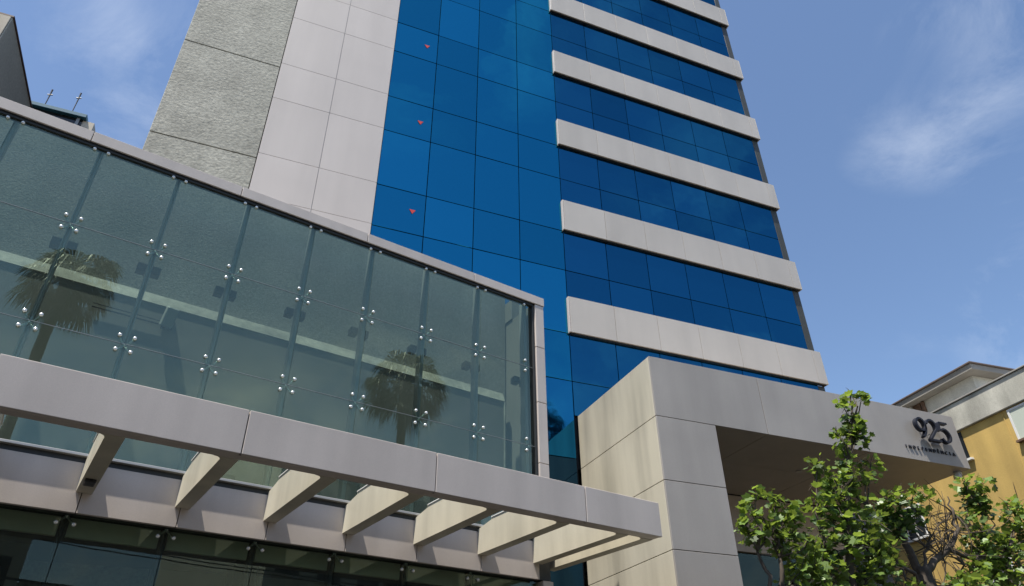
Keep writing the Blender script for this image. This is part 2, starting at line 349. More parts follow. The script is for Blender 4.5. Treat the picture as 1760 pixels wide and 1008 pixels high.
for i in range(3):
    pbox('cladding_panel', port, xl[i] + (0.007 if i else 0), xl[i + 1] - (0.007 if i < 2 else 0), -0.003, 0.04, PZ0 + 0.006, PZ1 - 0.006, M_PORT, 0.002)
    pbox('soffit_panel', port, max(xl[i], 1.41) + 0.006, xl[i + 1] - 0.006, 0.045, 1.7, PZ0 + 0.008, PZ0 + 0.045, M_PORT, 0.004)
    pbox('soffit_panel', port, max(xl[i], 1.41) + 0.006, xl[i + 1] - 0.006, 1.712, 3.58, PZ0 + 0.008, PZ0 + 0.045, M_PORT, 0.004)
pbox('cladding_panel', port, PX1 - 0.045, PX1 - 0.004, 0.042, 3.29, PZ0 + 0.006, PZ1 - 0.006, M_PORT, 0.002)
for j in xl[1:3]: pbox('joint_seal', port, j - 0.0065, j + 0.0065, 0.006, 0.045, PZ0 + 0.02, PZ1 - 0.02, M_JOINT, 0)
pbox('roof_sheet', port, 0.05, PX1 - 0.05, 0.045, 3.28, PZ1 - 0.025, PZ1 - 0.012, M_SPAN, 0)
dl = MB().tube([(0, 0, 0), (0, 0, 0.05)], 0.075, 14).build('downlight', M_ALU, port, (10.40 - 5.52, 1.57, PZ0 - 0.02))
MB().tube([(0, 0, 0), (0, 0, 0.05)], 0.075, 14).build('downlight', M_ALU, port, (12.6 - 5.52, 1.57, PZ0 - 0.02))
dome = MB().tube([(0, 0, 0), (0, 0, -0.05), (0, 0, -0.11), (0, 0, -0.15), (0, 0, -0.17)], [0.085, 0.085, 0.075, 0.05, 0.015], 14).build('security_camera', M_WHITEP, port, (14.02 - 5.52, 0.28, PZ0 + 0.008), True)
# recessed entrance wall under the portico
entry = empty('entrance_wall', (6.93, 0.31, 0.13))
tag(entry, 'recessed entrance wall of grey panels and glass under the portico soffit', 'wall')
EW = 13.6 - 6.93
for i in range(3):
    pbox('wall_panel', entry, i * EW / 3 + 0.006, (i + 1) * EW / 3 - 0.006, 0, 0.08, 5.85, 7.24, M_GREY, 0.004)
    pbox('frame', entry, i * EW / 3, i * EW / 3 + 0.07, -0.04, 0.05, 0.0, 5.845, M_DSTEEL, 0.004)
    for j in range(3):
        pbox('pane', entry, i * EW / 3 + 0.075, (i + 1) * EW / 3 - 0.006, 0.01, 0.03, j * 1.95 + 0.02, j * 1.95 + 1.90, M_GLASS_LOW, 0, 0.1)
pbox('back_wall', entry, 0, EW, 3.5, 3.6, 0, 7.2, M_INGREY, 0)
pbox('floor_slab', entry, 0, EW, 0.1, 3.49, 5.75, 5.85, M_INGREY, 0)

# ------------------------------------------------------------------ house number sign
sign = empty('house_number_sign', (12.56, -3.306, 7.62))
tag(sign, 'dark raised numerals 925 over small INDEPENDÊNCIA lettering on the portico beam', 'sign')
def ribbon(pts, w):
    """closed outline of a stroke of width w along a polyline"""
    Lp, Rp = [], []
    P = [Vector((a, b)) for a, b in pts]
    for i, p in enumerate(P):
        d = (P[min(i + 1, len(P) - 1)] - P[max(i - 1, 0)]).normalized(); q = Vector((-d.y, d.x)) * w / 2
        Lp.append(p + q); Rp.append(p - q)
    return Lp, Rp
def stroke(mb, pts, w, y0, y1):
    Lp, Rp = ribbon(pts, w)
    b = len(mb.v); n = len(Lp)
    for y in (y0, y1):
        mb.v += [(p.x, y, p.y) for p in Lp] + [(p.x, y, p.y) for p in Rp]
    for i in range(n - 1):
        l0, l1, r0, r1 = b + i, b + i + 1, b + n + i, b + n + i + 1
        mb.f += [(l0, l1, r1, r0), (2 * n + l0, 2 * n + r0, 2 * n + r1, 2 * n + l1), (l0, 2 * n + l0, 2 * n + l1, l1), (r0, r1, 2 * n + r1, 2 * n + r0)]
    mb.f += [(b, b + n, b + 3 * n, b + 2 * n), (b + n - 1, b + 3 * n - 1, b + 4 * n - 1, b + 2 * n - 1)]
def arc(cx, cz, rx, rz, a0, a1, n=14): return [(cx + rx * math.cos(R_(a0 + (a1 - a0) * i / n)), cz + rz * math.sin(R_(a0 + (a1 - a0) * i / n))) for i in range(n + 1)]
SY0, SY1 = -0.19, -0.09
nine = arc(0.15, 0.61, 0.135, 0.15, 0, 360, 24) + arc(-0.12, 0.61, 0.405, 0.40, 0, -52, 8)[1:]
two = arc(0.49, 0.61, 0.145, 0.155, 165, -30, 14) + [(0.34, 0.262), (0.33, 0.25), (0.66, 0.25)]
five = [(1.02, 0.74), (0.76, 0.74), (0.755, 0.73), (0.72, 0.53)] + arc(0.86, 0.42, 0.155, 0.165, 125, -150, 16)
for pts in (nine, two, five):
    mb = MB(); stroke(mb, pts, 0.046, SY0, SY1); mb.build('digit', M_NAVY, sign)
for (px, pz) in ((0.15, 0.76), (0.27, 0.5), (0.45, 0.43), (0.55, 0.25), (0.80, 0.74), (0.98, 0.33)):
    MB().tube([(0, -0.10, 0), (0, 0.004, 0)], 0.008, 6).build('standoff_pin', M_STEEL, sign, (px, 0, pz))
txt = 'INDEPENDÊNCIA'
for i, ch in enumerate(txt):
    cu_ = bpy.data.curves.new('letter_outline', 'FONT'); cu_.body = ch; cu_.size = 0.115; cu_.extrude = 0.012; cu_.align_x = 'CENTER'
    to = bpy.data.objects.new('letter_outline', cu_); COL.objects.link(to)
    me = bpy.data.meshes.new_from_object(to.evaluated_get(bpy.context.evaluated_depsgraph_get()))
    bpy.data.objects.remove(to); me.materials.clear(); me.materials.append(M_NAVY)
    link('letter', me, sign, (-0.36 + i * 1.50 / 12, -0.014, 0.02), (math.pi / 2, 0, 0))

# ------------------------------------------------------------------ glazed podium (turned 12 degrees)
PO = Vector((-2.103, -3.558, 0.0)); PA = R_(12.0)
pod = empty('glazed_podium', PO, PA)
tag(pod, 'green glass podium with point fixed panes, steel fins and pale coping', 'podium building')
cols = [-1.78 + 1.2 * k for k in range(-5, 7)]       # fin lines, the last is the end bay
END = 5.50
edges = cols + [END]
ZBOT, ZR3, ZR2, ZTOP = 5.05, 6.735, 8.43, 9.96
for i in range(len(edges) - 1):
    for (z0, z1) in ((ZBOT, ZR3), (ZR3, ZR2), (ZR2, ZTOP)):
        if edges[i + 1] - edges[i] < 0.2: continue
        pbox('pane', pod, edges[i] + 0.003, edges[i + 1] - 0.003, 0.0, 0.014, z0 + 0.003, z1 - 0.003, M_GLASS, 0, 0.07)
def spider(top, bottom, half=False):
    mb = MB(); mb.tube([(0, 0.05, 0), (0, 0.11, 0)], 0.026, 8)
    pos = []
    for s_ in ((-1,) if half else (-1, 1)):
        if top: pos.append((s_ * 0.10, 0.115))
        if bottom: pos.append((s_ * 0.10, -0.115))
    for x, z in pos: mb.tube([(0, 0.075, 0), (x * 0.6, 0.065, z * 0.55), (x, 0.02, z)], [0.020, 0.015, 0.017], 6)
    return mb.mesh(M_CAP, True), pos
cap_me = MB().tube([(0, 0.02, 0), (0, -0.012, 0), (0, -0.026, 0), (0, -0.036, 0), (0, -0.040, 0)], [0.020, 0.029, 0.027, 0.019, 0.005], 10).mesh(M_CAP, True)
SP = {k: spider(*k) for k in ((True, True, False), (False, True, False), (True, False, False), (True, True, True), (False, True, True))}
def put_spider(parent, x, y, z, key):
    me, pos = SP[key]
    s_ = link('spider_fitting', me, parent, (x, y, z))
    for px, pz in pos: link('cap', cap_me, s_, (px, 0, pz))
fx = [c for c in cols if c < 5.0] + [5.40]
for x in fx:
    half = x > 5.3
    put_spider(pod, x, 0, ZTOP + 0.06, (False, True, half))
    put_spider(pod, x, 0, ZR2, (True, True, half)); put_spider(pod, x, 0, ZR3, (True, True, half))
    pbox('fin', pod, x - 0.035, x + 0.035, 0.10, 0.27, ZBOT - 0.05, ZTOP + 0.1, M_STEEL, 0.006)
    for s_ in (-1, 1):
        pbox('fin_bracket', pod, x + s_ * 0.105 - 0.068, x + s_ * 0.105 + 0.068, 0.27, 0.42, 8.16, 8.30, M_BLACK, 0.006)
for z in (ZR2, ZR3): pbox('silicone_joint', pod, -7.6, END, -0.001, 0.016, z - 0.0035, z + 0.0035, M_STEEL, 0)
# walls seen through the glass
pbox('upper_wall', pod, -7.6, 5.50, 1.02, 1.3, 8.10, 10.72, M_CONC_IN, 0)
lw = MB()                                             # lower plaster wall with chamfered pale top
lw.box(-7.6, 5.30, 0.78, 1.25, 4.6, 7.93); lw.build('lower_wall', M_PLAST, pod)
led = MB(); b = len(led.v)
led.v += [(-7.6, 0.762, 7.93), (5.32, 0.762, 7.93), (5.32, 0.84, 8.14), (-7.6, 0.84, 8.14), (-7.6, 1.03, 7.93), (5.32, 1.03, 7.93)]
led.f += [(0, 1, 2, 3), (0, 4, 5, 1), (1, 5, 2), (0, 3, 4), (3, 2, 5, 4)]
pbox('ledge_top', pod, -7.6, 5.32, 0.842, 1.018, 8.08, 8.138, M_LEDGE, 0.004)
led.build('wall_ledge', M_LEDGE, pod)
pbox('wall_return', pod, 5.302, 5.345, 0.762, 1.25, 4.6, 7.925, M_LEDGE, 0.01)
pbox('end_wall', pod, 5.53, 5.72, 0.06, 2.35, 4.34, 10.0, M_PLAST, 0.004)
pbox('end_wall', pod, 5.50, 5.72, 0.76, 2.35, 10.002, 10.52, M_PLAST, 0.004)
pbox('roof_slab', pod, -7.6, 5.50, 1.302, 2.2, 10.30, 10.60, M_SPAN, 0)
MB().tube([(-2.35, 0.74, 7.58), (-1.35, 0.74, 7.58)], 0.014, 6).build('conduit', M_DSTEEL, pod)
MB().tube([(-2.35, 0.74, 7.64), (-1.35, 0.74, 7.64)], 0.009, 6).build('conduit', M_DSTEEL, pod)
fl = pbox('floodlight', pod, -1.36, -1.18, 0.52, 0.66, 7.50, 7.82, M_STEEL, 0.015)
fl.rotation_euler = (R_(28), 0, R_(12))
pbox('floodlight_bracket', pod, -1.34, -1.30, 0.62, 0.77, 7.52, 7.80, M_DSTEEL, 0.004); pbox('floodlight_bracket', pod, -1.22, -1.18, 0.62, 0.77, 7.52, 7.80, M_DSTEEL, 0.004)
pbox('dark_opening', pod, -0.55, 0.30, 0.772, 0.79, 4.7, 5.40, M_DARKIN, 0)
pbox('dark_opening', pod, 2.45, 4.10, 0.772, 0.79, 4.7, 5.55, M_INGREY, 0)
# coping and end post
cj = [-7.6, -5.57, -3.17, -0.79, 1.61, 4.01, 5.80]
for i in range(len(cj) - 1):
    cp = pbox('coping_panel', pod, cj[i] + 0.005, cj[i + 1] - 0.005, -0.075, 0.13, 9.985, 10.19, M_GREY, 0.006)
pbox('coping_core', pod, -7.6, 5.78, -0.05, 0.12, 9.97, 10.16, M_JOINT, 0)
pbox('gutter_trim', pod, -7.6, 5.52, -0.03, 0.06, 9.93, 9.98, M_DSTEEL, 0.003)
pz = [4.94, 5.15, 6.41, 7.67, 8.93, 9.98]
for i in range(len(pz) - 1):
    pbox('post_panel', pod, 5.56, 5.78, -0.062, 0.055, pz[i] + 0.006, pz[i + 1] - 0.006, M_GREY, 0.005)
pbox('post_trim', pod, 5.505, 5.552, -0.02, 0.06, 5.0, 9.97, M_DSTEEL, 0.003)
# sill and clad band behind the canopy
pbox('sill', pod, -7.6, 5.52, -0.115, 0.03, 5.005, 5.04, M_ALU, 0.004)
pbox('groove', pod, -7.6, 5.52, -0.045, 0.03, 4.935, 5.003, M_DSTEEL, 0)
be = [-7.6] + [c + 0.07 for c in cols if c > -7.5] + [5.78]
be = [e for i, e in enumerate(be) if i == 0 or e - be[i - 1] > 0.3]
for i in range(len(be) - 1):
    pbox('band_panel', pod, be[i] + 0.005, be[i + 1] - 0.005, -0.06, 0.0, 4.30, 4.932, M_GREY, 0.004)
pbox('band_core', pod, -7.6, 5.77, 0.002, 0.30, 4.312, 4.93, M_DSTEEL, 0)
pbox('post_panel', pod, 5.56, 5.78, -0.06, 0.30, 0.13, 4.29, M_GREY, 0.004)
# shopfront glazing under the band
low = [-7.6] + [c + 0.0 for c in cols if c > -7.5 and c < 5.0] + [5.52]
for i in range(len(low) - 1):
    pbox('pane', pod, low[i] + 0.006, low[i + 1] - 0.006, 0.10, 0.114, 2.26, 4.298, M_GLASS_LOW, 0, 0.12)
    pbox('pane', pod, low[i] + 0.006, low[i + 1] - 0.006, 0.10, 0.114, 0.16, 2.25, M_GLASS_LOW, 0, 0.12)
    if i:
        put_spider(pod, low[i], 0.10, 4.31, (False, True, False)); put_spider(pod, low[i], 0.10, 2.255, (True, True, False))
        pbox('fin', pod, low[i] - 0.03, low[i] + 0.03, 0.20, 0.36, 0.13, 4.31, M_DSTEEL, 0.005)
for i in range(len(low) - 1):
    pbox('bulkhead', pod, low[i] + 0.055, low[i + 1] - 0.055, 0.24, 0.30, 4.07, 4.31, M_BEIGE, 0.004)
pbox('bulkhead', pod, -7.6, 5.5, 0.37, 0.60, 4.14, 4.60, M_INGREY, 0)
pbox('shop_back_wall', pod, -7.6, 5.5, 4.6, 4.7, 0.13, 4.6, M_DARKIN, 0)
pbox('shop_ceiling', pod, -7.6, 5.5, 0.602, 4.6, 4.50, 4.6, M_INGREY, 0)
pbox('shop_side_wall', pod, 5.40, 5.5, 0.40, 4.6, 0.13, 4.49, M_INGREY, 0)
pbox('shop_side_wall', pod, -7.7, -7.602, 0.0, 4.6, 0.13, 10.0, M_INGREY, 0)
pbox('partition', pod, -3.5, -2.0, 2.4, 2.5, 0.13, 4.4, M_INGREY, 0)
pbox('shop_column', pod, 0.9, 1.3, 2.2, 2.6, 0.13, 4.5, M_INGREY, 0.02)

# ------------------------------------------------------------------ canopy
can = empty('entrance_canopy', PO, PA)
tag(can, 'grey panelled canopy with deep fascia on a row of beams across the podium', 'canopy')
CZ0, CZ1 = 4.555, 5.085
fj = [-7.6, -5.4, -2.93, -0.43, 2.05, 4.56, 6.06]
for i in range(len(fj) - 1):
    pbox('fascia_panel', can, fj[i] + (0.006 if i else 0), fj[i + 1] - (0.006 if i < 5 else 0), -2.52, -2.46, CZ0 + 0.002, CZ1, M_GREY, 0.005)
for j in fj[1:-1]: pbox('joint_seal', can, j - 0.02, j + 0.02, -2.459, -2.451, CZ0 + 0.004, CZ1 - 0.004, M_JOINT, 0)
pbox('fascia_tube', can, -7.6, 6.05, -2.45, -2.30, CZ0 + 0.005, CZ1 - 0.01, M_GREY, 0.004)
def beam(x0, x1, yb):
    # underside gusseted into the fascia with a small round corner, upper edge notched at the wall
    top = CZ1 - 0.02
    mb = MB()
    poly = [(yb, CZ0), (-2.302, CZ0), (-2.302, top), (yb - 0.42, top), (yb - 0.42, top - 0.03), (yb, top - 0.10)]
    b0 = len(mb.v); n = len(poly)
    mb.v += [(x0, y, z) for y, z in poly] + [(x1, y, z) for y, z in poly]
    mb.f += [tuple(range(n)), tuple(reversed(range(n, 2 * n)))] + [((i + 1) % n, i, n + i, n + (i + 1) % n) for i in range(n)]
    o = mb.build('beam', M_BEAM, can)
    cr_ = MB(); pts = [(x0, -2.302)] + [(x0 - 0.09 + 0.09 * math.sin(R_(a)), -2.302 + 0.09 - 0.09 * math.cos(R_(a))) for a in (0, 22, 45, 67, 90)]
    b1 = len(cr_.v); k = len(pts)
    cr_.v += [(x, y, CZ0 + 0.002) for x, y in pts] + [(x, y, top) for x, y in pts]
    cr_.f += [tuple(range(k)), tuple(reversed(range(k, 2 * k)))] + [((i + 1) % k, i, k + i, k + (i + 1) % k) for i in range(k)]
    g_ = cr_.build('corner_gusset', M_BEAM, o)
    tf = pbox('top_flashing', o, x0 - 0.012, x1 + 0.012, -2.3, yb - 0.43, top + 0.002, top + 0.016, M_WHITEP, 0)
    return o
M_BEAM = mat('beam_cladding', (0.55, 0.505, 0.395), 0.45, var=0.06, vscale=1.0, fine=0.05, fscale=100, streak=(0.12, 3.0))
for c in cols:
    if c < -6.5: continue
    if c > 5.0: c = 5.36
    beam(c - 0.005, c + 0.185, -0.063)
beam(5.86, 6.05, 0.25)
lf = pbox('beam_light', can, -1.76, -1.63, -0.72, -0.52, CZ0 - 0.045, CZ0 - 0.002, M_BLACK, 0.01)

# ------------------------------------------------------------------ ochre building on the right
yb = empty('ochre_building', (20.0, 0.0, 0.0), R_(-4.4))
tag(yb, 'ochre rendered building with stained concrete parapet and pale penthouse behind the trees', 'building')
pbox('wall', yb, 0.0, 12.0, -8.0, 5.2, 0.13, 10.75, M_YELLOW, 0)
pbox('parapet', yb, -0.10, 12.1, -3.47, 5.25, 10.752, 11.65, M_PARCON, 0.02)
pbox('parapet', yb, -0.10, 12.1, -8.1, -3.49, 10.752, 11.65, M_PARCON, 0.02)
pbox('parapet_cap', yb, -0.15, 12.15, -8.15, 5.3, 11.652, 11.70, M_ROOF, 0.01)
pbox('render_seam', yb, -0.018, 0.0, -1.0, -0.97, 5.0, 10.75, M_YELLOW, 0.006)
pbox('render_seam', yb, -0.018, 0.0, 2.2, 2.23, 5.0, 10.75, M_YELLOW, 0.006)
def window(parent, y0, y1, z0, z1, blind=0.0):
    w = pbox('window', parent, -0.02, 0.0, y0, y1, z0, z1, M_WINDARK, 0)
    lx, ly, lz = w.location
    def sub(nm, a, b_, c, d, e, f_, ma): 
        q = pbox(nm, w, a, b_, c, d, e, f_, ma, 0.004); q.location = Vector(q.location) - Vector((lx, ly, lz)); return q
    for (a, b_) in ((y0 - 0.05, y0 + 0.02), (y1 - 0.02, y1 + 0.05), ((y0 + y1) / 2 - 0.025, (y0 + y1) / 2 + 0.025)):
        sub('frame', -0.05, -0.004, a, b_, z0, z1, M_WHITEP)
    sub('frame', -0.045, -0.004, y0 - 0.05, y1 + 0.05, z1 - 0.02, z1 + 0.05, M_WHITEP)
    sub('sill', -0.13, 0.0, y0 - 0.08, y1 + 0.08, z0 - 0.07, z0, M_RUST if blind else M_WHITEP)
    if blind: sub('blind', -0.035, -0.021, y0 + 0.02, y1 - 0.02, z1 - (z1 - z0) * blind, z1 - 0.02, M_BLIND)
window(yb, -2.75, -1.22, 9.72, 10.66, 0.98)
pbox('window_slot', yb, -0.02, 0.0, 0.62, 1.35, 9.80, 10.72, M_WINDARK, 0); pbox('slot_sill', yb, -0.12, 0.0, 0.5, 1.4, 9.73, 9.798, M_WHITEP, 0.005)
window(yb, 3.15, 3.95, 8.02, 9.05)
window(yb, 0.55, 1.35, 5.55, 6.75); window(yb, -2.75, -1.6, 5.6, 6.8, 0.6); window(yb, -6.2, -4.8, 9.72, 10.66); window(yb, -6.2, -4.8, 5.6, 6.8)
# penthouse
pbox('penthouse_wall', yb, 1.92, 9.0, 0.92, 8.4, 11.70, 13.22, M_STUCCO, 0.01)
rf = pbox('penthouse_roof', yb, 1.5, 9.6, 0.5, 9.0, 13.222, 13.44, M_ROOF, 0.01)
e1 = pbox('roof_edge', rf, 1.44, 9.66, 0.44, 9.06, 13.442, 13.50, M_ROOFEDGE, 0.01); e1.location = Vector(e1.location) - Vector(rf.location)
pw = pbox('window', yb, 2.75, 3.25, 0.895, 0.919, 12.2, 12.85, M_RUST, 0)
pbox('drainpipe', yb, 1.80, 1.915, 3.15, 3.28, 11.7, 13.21, M_RUST, 0.03)
pbox('wall_recess', yb, 1.87, 1.917, 3.36, 3.72, 11.7, 13.21, M_RUST, 0)
pbox('wall_pilaster', yb, 1.76, 1.918, 3.74, 3.98, 11.7, 13.21, M_STUCCO, 0.01)

rngv = random.Random(21)
crp = empty('dry_creeper', (20.0, 0.0, 0.13), R_(-4.4)); tag(crp, 'dry bare creeper stems spreading over the ochre wall behind the trees', 'creeper')
for k in range(34):
    y = rngv.uniform(0.0, 4.8); z = rngv.uniform(3.0, 5.2); a = rngv.uniform(50, 130); ps = []; vb = MB()
    for j in range(rngv.randint(12, 20)):
        ps.append((-0.02 - 0.015 * rngv.random(), y, z)); a += rngv.gauss(0, 24); a = min(max(a, 5), 175)
        y += math.cos(R_(a)) * 0.26; z += math.sin(R_(a)) * 0.26
        if y < -0.6 or y > 5.1 or z > 9.6: break
        if rngv.random() < 0.55:
            b2 = a + rngv.choice((-1, 1)) * rngv.uniform(30, 80); l_ = rngv.uniform(0.15, 0.6)
            y2, z2 = y + math.cos(R_(b2)) * l_, z + math.sin(R_(b2)) * l_
            if -0.6 < y2 < 5.1: vb.tube([(-0.025, y, z), (-0.03, (y + y2) / 2, (z + z2) / 2 + 0.03), (-0.025, y2, z2)], [0.011, 0.008, 0.004], 4)
    if len(ps) > 3:
        vb.tube(ps, [0.020 - 0.014 * i / len(ps) for i in range(len(ps))], 5); vb.build('stem', M_BARK, crp)
gw = empty('grey_stucco_building', (20.46, 5.35, 0.13), R_(-4.4))
tag(gw, 'mottled grey building glimpsed behind the ochre one under the portico end', 'building')
pbox('wall', gw, 0.2, 9.0, 0.0, 9.0, 0.0, 10.2, M_STONEW, 0)
pbox('cornice', gw, 0.1, 9.1, -0.02, 9.1, 10.2, 10.4, M_PARCON, 0.02)
for zz in (3.0, 6.4):
    for yy in (1.5, 5.0): pbox('window', gw, 0.17, 0.2, yy, yy + 1.2, zz, zz + 1.4, M_WINDARK, 0)

# ------------------------------------------------------------------ neighbours on the left
nb = empty('grey_party_wall_building', (-10.0, 1.9, 0.13))
tag(nb, 'grey blank walled neighbour building rising behind the glass podium at far left', 'building')
pbox('wall', nb, -12.0, 0.0, 0.0, 16.0, 0.0, 18.55, M_NEIGH, 0)
pbox('roof_edge', nb, -12.05, 0.03, -0.03, 16.04, 18.552, 18.62, M_BROWN, 0.01)
pbox('front_strip', nb, -0.62, -0.02, -0.05, 0.0, 0.0, 18.54, M_CREAM, 0.01)
for i in range(7):
    z = 18.0 - i * 2.9
    bl = pbox('balcony', nb, -3.4, -0.34, -0.55, -0.052, z - 0.14, z + 0.1, M_BROWN, 0.01)
    b2 = pbox('railing', bl, -3.4, -0.34, -0.55, -0.50, z + 0.1, z + 1.0, M_BROWN, 0.01); b2.location = Vector(b2.location) - Vector(bl.location)
pbox('corner_column', nb, -0.52, -0.34, -0.55, -0.37, 0.0, 20.5, M_BROWN, 0.01)

db = empty('dark_glass_tower', (-16.2, 20.0, 0.13))
tag(db, 'distant dark glass tower with teal roof rim and two antennas above the podium coping', 'building')
pbox('wall', db, 0.0, 3.30, 0.35, 9.0, 0.0, 31.6, M_CREAM, 0)
for i in range(8):
    z = 31.3 - i * 3.2
    pbox('window_band', db, 0.1, 2.72, 0.30, 0.348, z - 2.6, z + 0.29, M_WINDARK, 0)
    pbox('mullion', db, 2.45, 2.60, 0.22, 0.298, z - 2.6, z + 0.29, M_STEEL, 0)
pbox('roof_rim', db, -0.1, 2.9, 0.05, 9.1, 31.602, 31.85, M_TEALRIM, 0.02)
for (x, h_) in ((0.45, 2.0), (1.82, 2.3)):
    a = MB().tube([(0, 0, 0), (0.02, 0, h_ * 0.6), (0.02, 0, h_)], [0.03, 0.03, 0.05], 6); a.tube([(-0.10, 0, h_ - 0.45), (0.14, 0, h_ - 0.38)], 0.04, 5)
    a.build('antenna', M_BLACK, db, (x, 1.0, 31.85))

# ------------------------------------------------------------------ trees
LEAF2D = [(0, 0), (0.30, 0.06), (0.50, 0.34), (0.36, 0.50), (0.42, 0.84), (0.13, 0.78), (0, 0.98)]
def leaves(mb, centres, size, rng):
    for (cx, cy, cz, r, n) in centres:
        for _ in range(n):
            while True:
                q = Vector((rng.uniform(-1, 1), rng.uniform(-1, 1), rng.uniform(-1, 1)))
                if q.length < 1: break
            p = Vector((cx, cy, cz)) + Vector((q.x * r, q.y * r * 1.5, q.z * r))
            s = size * rng.choice((0.5, 0.75, 0.9, 1.0, 1.15, 1.35)) * rng.uniform(0.85, 1.1)
            nrm = Vector((rng.gauss(0, 0.55), rng.gauss(0, 0.55), 0.75)).normalized()
            d = Vector((rng.uniform(-1, 1), rng.uniform(-1, 1), rng.uniform(-0.9, 0.1))); d = (d - nrm * d.dot(nrm)).normalized()
            w = nrm.cross(d); fold = rng.uniform(0.1, 0.45)
            b = len(mb.v)
            for sg in (1, -1):
                idx = [b, b + 1]
                pass
            mid0, mid1 = p, p + d * s * 0.98 - nrm * s * 0.10
            mb.v += [tuple(mid0), tuple(mid1)]
            for sg in (1, -1):
                ids = []
                for (lx_, ly_) in LEAF2D[1:-1]:
                    mb.v.append(tuple(p + d * ly_ * s + w * sg * lx_ * s + nrm * (lx_ * fold - 0.10 * ly_) * s)); ids.append(len(mb.v) - 1)
                mb.f.append(tuple([b] + ids + [b + 1]) if sg > 0 else tuple([b + 1] + ids[::-1] + [b]))
def raw_build(mb, name, ma, parent):
    me = bpy.data.meshes.new('foliage'); me.from_pydata(mb.v, [], mb.f); me.materials.append(ma); me.update()
    return link(name, me, parent)
def limb(mb, pts, r0, r1, rng, wob=0.03, sub=4):
    P = []
    pts = [Vector(p) for p in pts]
    for i in range(len(pts) - 1):
        for k in range(sub):
            P.append(pts[i].lerp(pts[i + 1], k / sub) + Vector((rng.gauss(0, wob), rng.gauss(0, wob), 0)) * (1 if (i or k) else 0))
    P.append(pts[-1]); n = len(P)
    mb.tube(P, [r0 + (r1 - r0) * i / (n - 1) for i in range(n)], 7)
def make_tree(name, base, label, limbs, blobs, leafsize, twigs, seed, ma, dark=()):
    rng = random.Random(seed)
    t = empty(name, base); tag(t, label, 'tree', 'street trees beside the portico')
    off = Vector(base)
    tr = MB()
    for pts, r0, r1 in limbs[:1]: limb(tr, [Vector(p) - off for p in pts], r0, r1, rng, 0.015)
    tr.build('trunk', M_BARK, t, smooth=True)
    for pts, r0, r1 in limbs[1:]:
        lb = MB(); limb(lb, [Vector(p) - off for p in pts], r0, r1, rng, 0.02); lb.build('branch', M_BARK, t, smooth=True)
    tw = MB()
    nodes = [Vector(p) for pts, _, _ in limbs for p in pts[1:]]
    for (x, y, z, r, n) in blobs:                   # every clump hangs on twigs from the nearest limb
        c = Vector((x, y, z)); near = min(nodes, key=lambda q: (q - c).length + (0.8 if q.z > c.z else 0))
        midp = near.lerp(c, 0.5) + Vector((rng.gauss(0, 0.05), rng.gauss(0, 0.05), -0.04))
        tw.tube([near - off, midp - off, c - off], [0.018, 0.011, 0.005], 5)
        for _ in range(5):
            e = c + Vector((rng.gauss(0, r * 0.6), rng.gauss(0, r * 0.6), rng.gauss(0.1 * r, r * 0.6)))
            tw.tube([c - off, c.lerp(e, 0.55) + Vector((rng.gauss(0, 0.02), 0, 0.02)) - off, e - off], [0.006, 0.0045, 0.002], 4)
    for (a, spread, n) in twigs:                    # bare twigs
        a = Vector(a)
        for _ in range(n):
            p = a.copy(); d = Vector((rng.gauss(0, 1), rng.gauss(0, 0.5), rng.gauss(0.5, 0.7))).normalized(); ps = [p - off]
            for k in range(5):
                d = (d + Vector((rng.gauss(0, 0.4), rng.gauss(0, 0.3), rng.gauss(0, 0.4)))).normalized(); p = p + d * spread * rng.uniform(0.12, 0.28); ps.append(p - off)
                if rng.random() < 0.5:
                    e = p + (d + Vector((rng.gauss(0, 0.8), rng.gauss(0, 0.5), rng.gauss(0, 0.8)))).normalized() * spread * 0.3
                    tw.tube([p - off, e - off], [0.005, 0.002], 4)
            tw.tube(ps, [0.012, 0.010, 0.008, 0.006, 0.004, 0.0025], 4)
    tw.build('twigs', M_BARK, t)
    fo = MB(); leaves(fo, [(x - off.x, y - off.y, z - off.z, r, n) for (x, y, z, r, n) in blobs], leafsize, rng)
    tag(raw_build(fo, 'crown', ma, t), kind='stuff')
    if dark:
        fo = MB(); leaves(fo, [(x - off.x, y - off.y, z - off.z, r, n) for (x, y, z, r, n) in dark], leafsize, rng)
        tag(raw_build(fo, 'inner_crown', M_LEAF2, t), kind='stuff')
    return t
def B(lst, r, n): return [(x, y, z, r, n) for x, y, z in lst]
T1 = B([(6.61, -7, 6.36), (6.36, -7, 6.15), (6.80, -7, 6.34), (6.48, -7, 5.98), (6.03, -7.05, 5.66), (6.40, -7, 5.75)], 0.10, 15) + \
     B([(6.45, -7, 5.82), (6.42, -7, 5.6), (6.14, -7, 5.42), (5.57, -7, 5.12), (5.81, -7, 4.98), (6.10, -7, 5.0), (6.57, -7, 5.25), (6.4, -7, 5.03), (6.2, -6.9, 5.2)], 0.14, 24) + \
     B([(5.40, -7, 4.58), (5.68, -7, 4.60), (6.01, -7, 4.72), (5.58, -7, 4.30), (5.87, -7, 4.33), (6.15, -7, 4.45), (5.99, -7.1, 4.06), (5.62, -7.1, 3.97), (5.20, -7, 3.84), (5.37, -7, 3.63), (5.85, -7, 3.66), (4.96, -7, 3.74), (5.3, -7, 4.15), (5.7, -7, 3.4), (5.2, -7, 3.3), (6.2, -7, 3.8)], 0.19, 40)
T1D = B([(5.75, -6.8, 4.5), (5.8, -6.8, 4.1), (5.5, -6.8, 3.8), (6.0, -6.8, 4.9), (6.45, -6.95, 5.7), (5.9, -6.8, 3.6)], 0.22, 40)
